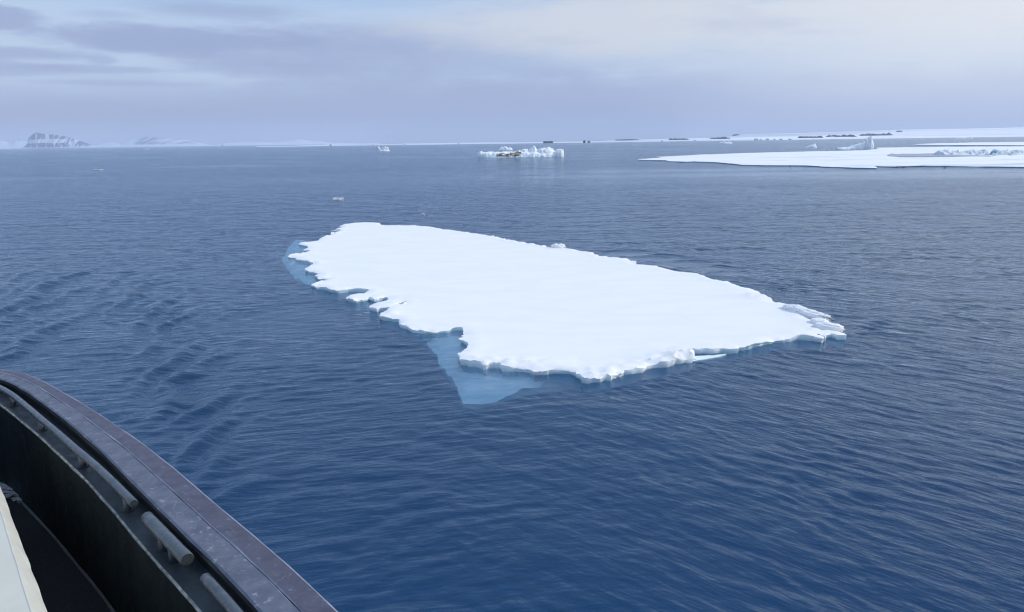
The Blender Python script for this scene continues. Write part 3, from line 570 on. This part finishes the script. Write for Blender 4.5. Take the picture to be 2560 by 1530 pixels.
rubble('rubble_ridge', Z6b([(2090,320),(2140,275),(2200,260),(2270,248),(2330,265),(2400,262),(2450,240),(2483,250),(2600,262),(2760,240),(2900,280),(2960,320)]), wlr, 9, 42, RUBBLE, 9)
for k in range(16):
    x_ = random.uniform(1080, 2480); y_ = random.uniform(285, 330); p = P(*Z6b([(x_, y_)])[0], 0.5); s_ = random.uniform(0.7, 1.7)
    lump('rubble_block', tuple(p), (s_ * 1.5, s_, s_ * 0.9), RUBBLE, 60 + k, sheet, (random.uniform(-.5, .5), random.uniform(-.5, .5), random.uniform(0, 3)), 0.45, 0.2)
p = P(*Z6b([(2040, 342)])[0], 0.4); bl = empty('ice_block', (p[0], p[1], 0.4)); tag(bl, 'big blue-green ice block with a white snow cap in the rubble ridge', 'ice block')
heap('ice_body', Z6b([(1955,340),(1990,285),(2020,252),(2080,250),(2120,262),(2170,285),(2230,318),(2260,342)]), wlr, 5, BLUEICE, 40, 20, 3.2, 0.08, 44, bl, D_of(2500, wlr) - 1.0, deep=0.0)
heap('snow_cap', Z6b([(1990,262),(2005,235),(2030,222),(2070,228),(2090,235),(2120,255),(2150,275)]), wlr, 4, SNOW, 30, 14, 2.4, 0.12, 45, bl, D_of(2500, wlr) + 0.2, deep=-2.0)
# second sheet behind
Q2 = ccw(densify(np.array([P(x, y, 0.4)[:2] for x, y in zz4([(1250,319),(1330,311),(1500,303),(1900,294),(2483,287)]) + [(2900, 346), (3300, 343), (3300, 356), (2900, 361.5)] + zz4([(2483,325),(2100,323),(1700,322),(1450,321)])]), 2.5, 1.2, 18))
sp2 = P(2440, 360, 0); sh2 = empty('ice_sheet', sp2); tag(sh2, 'narrow flat ice sheet lying behind the wide sheet, tapering to a point at its left', 'ice sheet')
o, _ = slab('snow_slab', Q2, lambda x, y, d: 0.45 + 0.1 * fbm(x / 20, y / 20, 3, 3), [(0.8, 0.15, 0.25), (0.3, -0.3, 0.3), (-0.1, -0.5, 0.2), (-1.2, -1.0, 0.0)], 4, 14, 8, [SHEET_SNOW, ICE], seed=7); under(o, sh2)

# sea birds
def bird(px, wl, facing, label):
    p = P(px, wl, 0); rows = []
    st = [(-0.34, 0.13, 0.012), (-0.28, 0.12, 0.04), (-0.18, 0.09, 0.10), (0.0, 0.08, 0.135), (0.14, 0.09, 0.12), (0.22, 0.13, 0.085), (0.245, 0.20, 0.055), (0.26, 0.27, 0.05), (0.30, 0.305, 0.055), (0.35, 0.30, 0.045), (0.385, 0.29, 0.02), (0.44, 0.28, 0.006)]
    a = np.linspace(0, 2 * np.pi, 14, endpoint=False)
    for x, z, r_ in st: rows.append(np.stack([np.full(14, x) - np.sin(a) * r_ * (0.4 if 0.2 < x < 0.27 else 0), np.cos(a) * r_ * 0.9, z + np.sin(a) * r_], -1))
    V = np.array(rows).reshape(-1, 3); n = len(st); Fc = [list(f) for f in gridfaces(n, 14, True)] + [list(range(14))[::-1], list(range((n - 1) * 14, n * 14))]
    o = mesh('seabird', V, Fc, [FEATHER], None, True); o.location = tuple(p); o.rotation_euler = (0, 0, facing)
    return tag(o, label, 'bird', 'dark sea birds floating along the ice sheet')
bird(1712, 403.8, 0.3, 'leftmost dark sea bird floating at the ice sheet edge')
bird(1734, 404.6, 2.8, 'dark sea bird second from the left at the ice sheet edge')
bird(1744, 404.9, 0.4, 'dark sea bird third from the left at the ice sheet edge')
bird(1975, 415.8, 0.2, 'lone dark sea bird below the middle of the ice sheet')
bird(2241, 418.6, 0.1, 'left one of two dark sea birds floating close together off the ice sheet')
bird(2259, 419.4, 0.2, 'right one of two dark sea birds floating close together off the ice sheet')
bird(2362, 420.3, 3.0, 'rightmost dark sea bird floating alone off the dark ice sheet edge')

# ------------------------------------------------------------------ far land
def terrain(name, px, wl, D, depth, mat, nu, nv, seed, rough=0.05, base=None, front=0.35, attr=None, nf=12, gully=0.0):
    xs = np.linspace(px[0][0], px[-1][0], nu); ys = prof(px, xs); front_v = np.linspace(0, 1, nv)
    TP = np.array([PD(x, y, D + depth * front) for x, y in zip(xs, ys)]); B0 = np.array([PD(x, 360, D) for x in xs])
    Xf = B0[:, 0][:, None] * (1 + 0 * front_v) ; sc = (D + depth * front_v) / D; X = Xf * sc; Y = D + depth * front_v + 0 * Xf
    s = np.where(front_v < front, front_v / front, 1 - (front_v - front) / (1 - front) * 0.85)
    prof_ = np.where(front_v < front, s ** 0.8, s)
    Wd = abs(TP[-1, 0] - TP[0, 0]); a = X / Wd * nf
    g_ = fbm(a * 6, Y / depth * 1.2, 4, seed, 0.6)
    hz = TP[:, 2][:, None]
    Z = hz * prof_ * (1 + rough * g_ * (1 - prof_ * 0.9)) - gully * hz * np.abs(pnoise(a * 9 + g_ * 0.5, 0 * a + 0.5, seed + 5)) * np.sin(np.pi * np.clip(s, 0, 1)) * 0.6
    Z[:, 0] = -3
    V = np.stack([X, Y, Z], -1).reshape(-1, 3)
    o = mesh(name, V, gridfaces(nu, nv), mat, None, True); tag(o, kind='structure')
    if attr:
        val = attr(X, Y, Z, hz + 0 * Z, a, g_, xs[:, None] + 0 * Z)
        t_ = o.data.attributes.new('rock', 'FLOAT', 'POINT'); t_.data.foreach_set('value', val.astype(np.float32).ravel())
    return o
M7 = lambda l: [(a / 4.598, 310 + b_ / 4.598) for a, b_ in l]
def rock_main(X, Y, Z, hz, a, g_, xs):
    e = Z / (hz.max()); gl_ = pnoise(a * 5.5 + e * 3.0 + g_ * 0.3, e * 0.8, 3) + 0.7 * pnoise(a * 12 + e * 5, e * 1.6, 9)
    low_ = sstep(0.03, 0.08, e) * (1 - sstep(0.30, 0.36, e + 0.03 * g_)); high = sstep(0.5, 0.62, e + 0.05 * g_)
    right_ = sstep(150, 175, xs); band = np.maximum(low_ * (1 - 0.35 * right_), high); band = np.maximum(band, 0.75 * right_ * sstep(0.05, 0.15, e))
    return np.clip(band * (0.80 + 0.75 * gl_) - 0.10 + 0.1 * g_, 0, 1)
def rock_faint(X, Y, Z, hz, a, g_, xs):
    e = Z / hz.max(); gl_ = pnoise(a * 8 + e * 3.0 + g_ * 0.3, e * 0.8, 13) + 0.8 * pnoise(a * 19 + e * 6, e * 1.6, 19)
    return np.clip(0.36 + 0.16 * (sstep(325, 350, xs) - sstep(480, 520, xs)) + 0.42 * gl_ + 0.1 * g_, 0, 1) * sstep(0.06, 0.2, e)
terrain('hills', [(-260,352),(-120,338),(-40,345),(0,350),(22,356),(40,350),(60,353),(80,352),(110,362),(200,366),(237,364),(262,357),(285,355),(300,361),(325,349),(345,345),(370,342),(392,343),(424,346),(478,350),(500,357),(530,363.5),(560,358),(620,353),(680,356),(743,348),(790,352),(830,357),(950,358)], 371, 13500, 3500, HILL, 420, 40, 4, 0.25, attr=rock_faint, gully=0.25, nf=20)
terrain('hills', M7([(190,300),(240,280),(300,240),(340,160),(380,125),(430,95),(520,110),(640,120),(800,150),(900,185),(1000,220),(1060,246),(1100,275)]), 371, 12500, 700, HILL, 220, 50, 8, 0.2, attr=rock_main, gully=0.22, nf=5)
# low snowy coast
tl = [(640,366.2),(740,364),(800,361.8),(830,359.8),(900,360.6),(1010,358.8),(1100,357.6),(1200,355.8),(1300,355),(1400,354),(1500,352.8),(1540,350),(1600,348.8),(1680,346.5),(1760,345),(1800,345),(1900,342),(2000,341),(2300,340),(2700,336)]
coast = terrain('coast', tl, 366, 3300, 900, LAND, 400, 14, 12, 0.12, nf=40)
plateau = [(1700,349),(1760,346),(1800,344.5),(1830,340),(1852,336),(1900,334.5),(2000,332.5),(2100,329),(2250,324),(2400,321.5),(2560,318),(2900,312),(3200,310)]
snow_dome = terrain('snowfield', plateau, 345, 5200, 2600, LAND, 200, 30, 15, 0.06, nf=8)
def bvh(o):
    return BVHTree.FromPolygons([v.co.copy() for v in o.data.vertices], [tuple(p.vertices) for p in o.data.polygons])
bv = [bvh(coast), bvh(snow_dome)]
def on_land(x, y):
    d = Vector(ray(x, y)).normalized(); best = None
    for t_ in bv:
        h = t_.ray_cast(Vector((0, 0, H)), d, 30000)
        if h[0] is not None and (best is None or h[3] < best[1]): best = (h[0], h[3])
    return best[0] if best else None
def outcrop(x0, x1, yb, hpx, label, seed):
    xm = (x0 + x1) / 2; p = on_land(xm, yb); n = 40
    D = p[1] if p else 3400.0; zb = p[2] if p else 0
    xs = np.linspace(x0, x1, n); hh = hpx * (0.55 + 0.7 * np.abs(pnoise(np.linspace(0, 9, n), np.full(n, seed + 0.3), seed))) * np.clip(np.minimum(np.arange(n), n - 1 - np.arange(n)) / 4, 0.1, 1)
    tilt = -0.0135 * (xs - xm)
    e = empty('rock_outcrop', (PD(xm, yb, D)[0], D, zb)); tag(e, label, 'rock outcrop', 'dark rock outcrops on the far snowy coast')
    heap('rock', [(x, yb + tl_ - h_) for x, tl_, h_ in zip(xs, tilt, hh)], 350, 60, ROCK, n, 10, 1.6, 0.3, seed, e, D - 20, fine=20, deep=-(zb - 10))
outcrop(1538, 1600, 351.0, 3, 'leftmost low rock outcrop on the flat part of the snowy coast', 3)
outcrop(1672, 1726, 349.6, 4, 'short thick rock outcrop in the middle of the flat snowy coast', 5)
outcrop(1776, 1832, 347.0, 4, 'rock outcrop at the foot of the rise in the snowy coast', 7)
outcrop(1998, 2066, 344.5, 4.5, 'left third of the long dark rock band above the wide ice sheet', 9)
outcrop(2070, 2150, 342.0, 5, 'middle third of the long dark rock band, left of the ice spire', 11)
outcrop(2152, 2240, 338.6, 5.5, 'right third of the long dark rock band, above the ice spire', 13)
outcrop(2246, 2260, 329.5, 3, 'tiny lone rock outcrop high on the snow right of the ice spire', 15)
outcrop(1834, 1853, 338.2, 2.5, 'thin rock outcrop on the shoulder where the snowy coast rises', 17)
def islet(x0, x1, y0, y1, D, label, seed):
    e = empty('islet', (PD((x0 + x1) / 2, y1, D)[0], D, 0)); tag(e, label, 'islet', 'small dark islets on the horizon')
    n = 24; xs = np.linspace(x0, x1, n); heap('rock', [(x, y0 - 0.013 * (x - x0) + 0.5 * abs(math.sin(x * 1.7)) + (1.5 if i in (0, n - 1) else 0)) for i, x in enumerate(xs)], 355, 60, ROCK, n, 10, 2.5, 0.15, seed, e, D, deep=2)
islet(1359, 1384, 352.9, 356, 3200, 'flat dark islet on the horizon right of the hummocky iceberg', 21)
islet(1460, 1465, 351, 356, 3200, 'tiny dark islet on the horizon, left one of a close pair', 22)
islet(1471, 1477, 352.6, 356, 3200, 'tiny dark islet on the horizon, right one of a close pair', 23)
for k, (x, w_, h_) in enumerate(((1890,8,4),(1902,5,3),(1918,7,3.5),(1936,5,2.5),(1952,6,3),(1975,6,2.5),(1655,5,2.5),(1737,6,2.5),(828,6,5),(934,4,4),(1012,5,4),(1146,4,3))):
    wl = 351.5 - 0.0128 * (x - 1890) + (3.0 if x < 1500 else (1.0 if x < 1800 else 0)); D = 3250.0; p = PD(x, wl, D); s_ = D / F
    o = lump('shore_ice', (0, 0, 0), (w_ * s_, 12, h_ * s_ * 2), BERG, 80 + k, rough=0.35); o.location = (p[0], D, 0)
    tag(o, ('small ice lump along the foot of the snowy coast at right' if x > 1500 else 'small ice lump on the thin white shore line in the middle'), 'ice lump', ('ice lumps along the right coast' if x > 1500 else 'ice lumps along the middle shore'))

# ------------------------------------------------------------------ ship's bow
ZC = 6.7
ship = empty('ship', (-3.0, 4.0, 0)); tag(ship, 'dark ship bow with curved worn bulwark cap, pipes on a ledge and white deckhouse edge', 'ship')
outer = [(0,922),(40,923.7),(73,932),(100.7,947),(133.5,965.5),(148.6,974),(218,1014),(246,1031.6),(299.6,1068.6),(339.6,1093),(424.5,1159),(488,1214),(552,1269),(611,1318),(679,1371),(764,1447.6),(842.6,1526)]
C0 = [P(x, y, ZC)[:2] for x, y in outer]
C0 = [np.array(p) for p in ((-16.5, -2.0), (-14.8, 3.2), (-12.2, 6.3), (-9.2, 7.9), (-7.0, 8.35), (-6.0, 8.22))] + C0 + [np.array(p) for p in ((-0.1, 2.55), (0.9, 1.25), (1.9, -0.2), (3.0, -2.2), (4.0, -5.0), (4.8, -9.0))]
def smooth_curve(Pn, n):
    Pn = np.array(Pn); s = np.concatenate([[0], np.cumsum(np.linalg.norm(np.diff(Pn, axis=0), axis=1))]); u_ = np.linspace(0, s[-1], n)
    C = np.stack([np.interp(u_, s, Pn[:, 0]), np.interp(u_, s, Pn[:, 1])], 1)
    for _ in range(int(14 * (n / 300) ** 2)):
        C[1:-1] = 0.25 * C[:-2] + 0.5 * C[1:-1] + 0.25 * C[2:]
    return C
NC = 420; C = smooth_curve(C0, NC)
Tn = np.gradient(C, axis=0); Tn /= np.linalg.norm(Tn, axis=1)[:, None]; IN = np.stack([Tn[:, 1], -Tn[:, 0]], 1)   # inboard
IN = IN if IN[NC // 2] @ np.array([-1, -1]) > 0 else -IN
wf = np.interp(C[:, 0], [-5.4, -4.5, -3.5, -2.6], [0.207, 0.222, 0.258, 0.298])
ss = np.concatenate([[0], np.cumsum(np.linalg.norm(np.diff(C, axis=0), axis=1))])
def sweep(name, sec, mat, closed=True, lo=0, hi_=NC, jit=0.0, smooth=False, mis=None, mats=None):
    """sec: [(inboard distance or callable, z)] carried along the bulwark curve"""
    k = len(sec); V = []
    for i in range(lo, hi_):
        for j, (d, z) in enumerate(sec):
            dd = d(i) if callable(d) else d
            if jit: dd += jit * float(fbm(ss[i] * 3.0, j * 1.3, 3, j + 3)); z = z + 0.5 * jit * float(fbm(ss[i] * 4.0, j * 2.3, 3, j + 13))
            p = C[i] + IN[i] * dd; V.append((p[0], p[1], z))
    n = hi_ - lo; Fc = [list(f) for f in gridfaces(n, k, closed)]; mi = None
    if mis: mi = [mis[q_ % k] for q_ in range(len(Fc))] if closed else [mis[q_ % (k - 1)] for q_ in range(len(Fc))]
    if closed: Fc += [list(range(k))[::-1], list(range((n - 1) * k, n * k))]; mi = mi + [0, 0] if mi else None
    return under(mesh(name, V, Fc, mats or mat, None, smooth, mi), ship)
seam = lambda i: wf[i] * 0.48
sweep('cap_plank', [(-0.004, ZC - 0.09), (-0.004, ZC - 0.012), (0.001, ZC - 0.003), (0.009, ZC + 0.0), (lambda i: seam(i) - 0.005, ZC + 0.003), (lambda i: seam(i) + 0.001, ZC - 0.002), (lambda i: seam(i) - 0.001, ZC - 0.06)], None, jit=0.003, mats=[CAP_OUT, EDGE], mis=[0, 1, 1, 0, 1, 0, 0])['label'] = 'purple-brown outer plank of the worn cap'
sweep('cap_plank', [(lambda i: seam(i) + 0.003, ZC - 0.06), (lambda i: seam(i) + 0.002, ZC - 0.006), (lambda i: seam(i) + 0.005, ZC - 0.005), (lambda i: wf[i] - 0.012, ZC - 0.010), (lambda i: wf[i], ZC - 0.02), (lambda i: wf[i], ZC - 0.055)], None, jit=0.003, mats=[CAP_IN, EDGE, LEDGEP], mis=[0, 1, 0, 0, 2, 2])['label'] = 'grey scuffed inner plank of the worn cap'
led = lambda i: float(np.interp(C[i, 0], [-5.2, -4.3, -3.3, -2.0], [0.382, 0.414, 0.447, 0.465]))
ZL = ZC - 0.15; ZD = ZC - 1.1
sweep('bulwark', [(0.03, ZC - 0.055), (lambda i: wf[i] - 0.03, ZC - 0.055), (lambda i: wf[i] - 0.03, ZL - 0.02), (lambda i: led(i) - 0.02, ZL - 0.02), (lambda i: led(i) - 0.012, ZD - 0.05), (0.03, ZD - 0.05)], BLACK)
sweep('ledge', [(lambda i: wf[i] - 0.028, ZL), (lambda i: led(i) - 0.012, ZL), (lambda i: led(i), ZL - 0.004), (lambda i: led(i) + 0.001, ZL - 0.012), (lambda i: led(i) - 0.004, ZL - 0.019), (lambda i: wf[i] - 0.028, ZL - 0.019)], None, jit=0.0035, mats=[LEDGEP, LEDGE_EDGE], mis=[0, 1, 1, 1, 0, 0])
sweep('hull', [(0.0, ZC - 0.09), (0.03, ZC - 0.5), (0.25, 3.5), (0.7, 0.5), (0.9, -1.0)], HULLP, closed=False, smooth=True)
# deck inside the bulwark
inner = [C[i] + IN[i] * (led(i) - 0.01) for i in range(0, NC, 3)]
V = [(p[0], p[1], ZD) for p in inner]; under(mesh('deck', V, [list(range(len(V)))], DECKP, None, False), ship)
sweep('deck_seam', [(lambda i: led(i) - 0.008, ZD + 0.014), (lambda i: led(i) + 0.010, ZD + 0.004), (lambda i: led(i) - 0.008, ZD + 0.002)], SEAMP, jit=0.003)
def tube(name, pts, rad, mat, root, seg=20, capmat=None, cap_bevel=0.12):
    pts = [np.array(p, float) for p in pts]; V = []; n = len(pts); mi = []
    def ring(c_, t_, r_):
        t_ = t_ / np.linalg.norm(t_); a = np.cross(t_, [0, 0, 1.0]); 
        if np.linalg.norm(a) < 1e-3: a = np.array([1.0, 0, 0])
        a /= np.linalg.norm(a); b_ = np.cross(a, t_)
        return [c_ + r_ * (math.cos(q_) * a + math.sin(q_) * b_) for q_ in np.linspace(0, 2 * np.pi, seg, endpoint=False)]
    t0 = pts[1] - pts[0]; t1 = pts[-1] - pts[-2]; e0 = t0 / np.linalg.norm(t0); e1 = t1 / np.linalg.norm(t1); bv_ = rad * cap_bevel
    V += ring(pts[0] - e0 * 0, t0, rad * (1 - cap_bevel))
    for i in range(n):
        t_ = pts[min(i + 1, n - 1)] - pts[max(i - 1, 0)]; c_ = pts[i] + (e0 * bv_ if i == 0 else 0) - (e1 * bv_ if i == n - 1 else 0); V += ring(c_, t_, rad)
    V += ring(pts[-1], t1, rad * (1 - cap_bevel)); k = n + 2
    Fc = [list(f) for f in gridfaces(k, seg, True)]; mi = [0] * len(Fc); Fc += [list(range(seg))[::-1], list(range((k - 1) * seg, k * seg))]; mi += [1, 1]
    o = mesh(name, V, Fc, [mat, capmat or mat], None, True, mi); o.data.polygons[-1].use_smooth = False; o.data.polygons[-2].use_smooth = False
    return under(o, root) if root else o
ZP = ZL + 0.115
def on_curve(px, py, z):
    q_ = P(px, py, z)[:2]; return int(np.argmin(((C - q_) ** 2).sum(1)))
def handrail(i0, i1, d, rad, feet, label=None):
    pts = [(*(C[i] + IN[i] * (d(i) if callable(d) else d)), ZP) for i in range(i0, i1 + 1)]
    rail = tube('handrail', pts, rad, PIPEP, ship, 24, ENDP)
    if label: rail['label'] = label
    for i in feet:
        p = C[i] + IN[i] * (d(i) if callable(d) else d)
        b_ = tube('bracket', [(p[0], p[1], ZL), (p[0], p[1], ZP - rad * 0.6)], 0.024, PIPEP, None, 14)
        fl = [(p[0] + 0.042 * math.cos(a), p[1] + 0.042 * math.sin(a), ZL + z) for z in (0.0, 0.007) for a in np.linspace(0, 2 * np.pi, 16, endpoint=False)]
        b_.parent = rail
        f_ = mesh('flange', fl, [list(r_) for r_ in gridfaces(2, 16, True)] + [list(range(16, 32))], LEDGEP, None, False); f_.parent = rail
pd = lambda i: float(np.interp(C[i, 0], [-5.2, -4.6, -3.9, -3.2, -2.4], [0.318, 0.325, 0.368, 0.388, 0.38]))
iL = on_curve(344, 1261, ZP); iA = on_curve(372, 1296, ZP); iB = on_curve(458, 1395, ZP); iC = on_curve(519, 1450, ZP)
handrail(on_curve(0, 966, ZP) - 60, iL, pd, 0.028, [on_curve(35, 985, ZP), on_curve(107, 1045, ZP), on_curve(205, 1137, ZP), iL - 2])
handrail(iA, iB, pd, 0.040, [iA + 5, iB - 5], 'short thick pipe section between the two longer handrails')
handrail(iC, iC + 60, pd, 0.030, [iC + 5, iC + 30, iC + 55])
# low white deckhouse edge
ZH = ZC - 0.14
e0, e1 = P(0, 1270, ZH), P(80, 1530, ZH); dv = (e1 - e0)[:2]; e0 = e0[:2] - dv * 1.2; e1 = e1[:2] + dv * 1.6
s0, s1 = P(0, 1212, ZH - 0.06), P(118, 1530, ZH - 0.06); dv2 = (s1 - s0)[:2]; s0 = s0[:2] - dv2 * 0.6; s1 = s1[:2] + dv2 * 1.6
n = 80; tt = np.linspace(0, 1, n); lft = np.array([-3.2, -1.0]); V = []
for a in tt:
    p = e0 + (e1 - e0) * a; q_ = s0 + (s1 - s0) * a; j = 0.0025 * float(fbm(a * 30, 0.3, 3, 2)); j2 = 0.006 * float(fbm(a * 26, 1.3, 4, 4))
    V += [(p[0] - 5, p[1] - 1.5, ZH + 0.0), (p[0] + j - 0.012, p[1], ZH), (p[0] + j - 0.004, p[1], ZH + 0.003), (p[0] + j + 0.006, p[1], ZH - 0.002), (q_[0] + j2, q_[1], ZH - 0.06), (q_[0] + j2 - 0.01, q_[1], ZD)]
under(mesh('deckhouse', V, gridfaces(n, 6), WHITE, None, False), ship)
# heap of grey grit lying on the deck
gp = P(50, 1218, ZD + 0.02); gr = empty('grit_heap', (gp[0], gp[1], ZD)); tag(gr, 'small heap of grey grit and dirty ice on the black deck beside the white deckhouse', 'grit heap')
lump('heap', (gp[0], gp[1], ZD + 0.01), (0.36, 0.62, 0.06), GRIT, 5, gr, (0, 0, 0.9), 1.0, 0.45, 3.0)
for k, (x, y) in enumerate(((62, 1240), (72, 1252), (50, 1252), (25, 1185))):
    p = P(x, y, ZD + 0.01); lump('clod', tuple(p), (0.07, 0.05, 0.03), GRIT, 20 + k, gr, (0, 0, k), 0.8, 0.4, 2.0, 12)

# ------------------------------------------------------------------ air
def haze():
    m = bpy.data.materials.new('haze_air'); m.use_nodes = True; nt = m.node_tree; nt.nodes.remove(nt.nodes['Principled BSDF'])
    v = N(nt, 'ShaderNodeVolumePrincipled'); v.inputs['Color'].default_value = (0.74, 0.82, 0.97, 1); v.inputs['Density'].default_value = 6.5e-5; v.inputs['Anisotropy'].default_value = 0.0
    nt.links.new(v.outputs[0], nt.nodes['Material Output'].inputs['Volume'])
    x, y0, y1, z0, z1 = 30000, -30000, 31000, -72, 420
    V = [(-x, y0, z0), (x, y0, z0), (x, y1, z0), (-x, y1, z0), (-x, y0, z1), (x, y0, z1), (x, y1, z1), (-x, y1, z1)]
    o = mesh('haze', V, [[0, 3, 2, 1], [4, 5, 6, 7], [0, 1, 5, 4], [1, 2, 6, 5], [2, 3, 7, 6], [3, 0, 4, 7]], m, None, False); tag(o, kind='stuff')
haze()
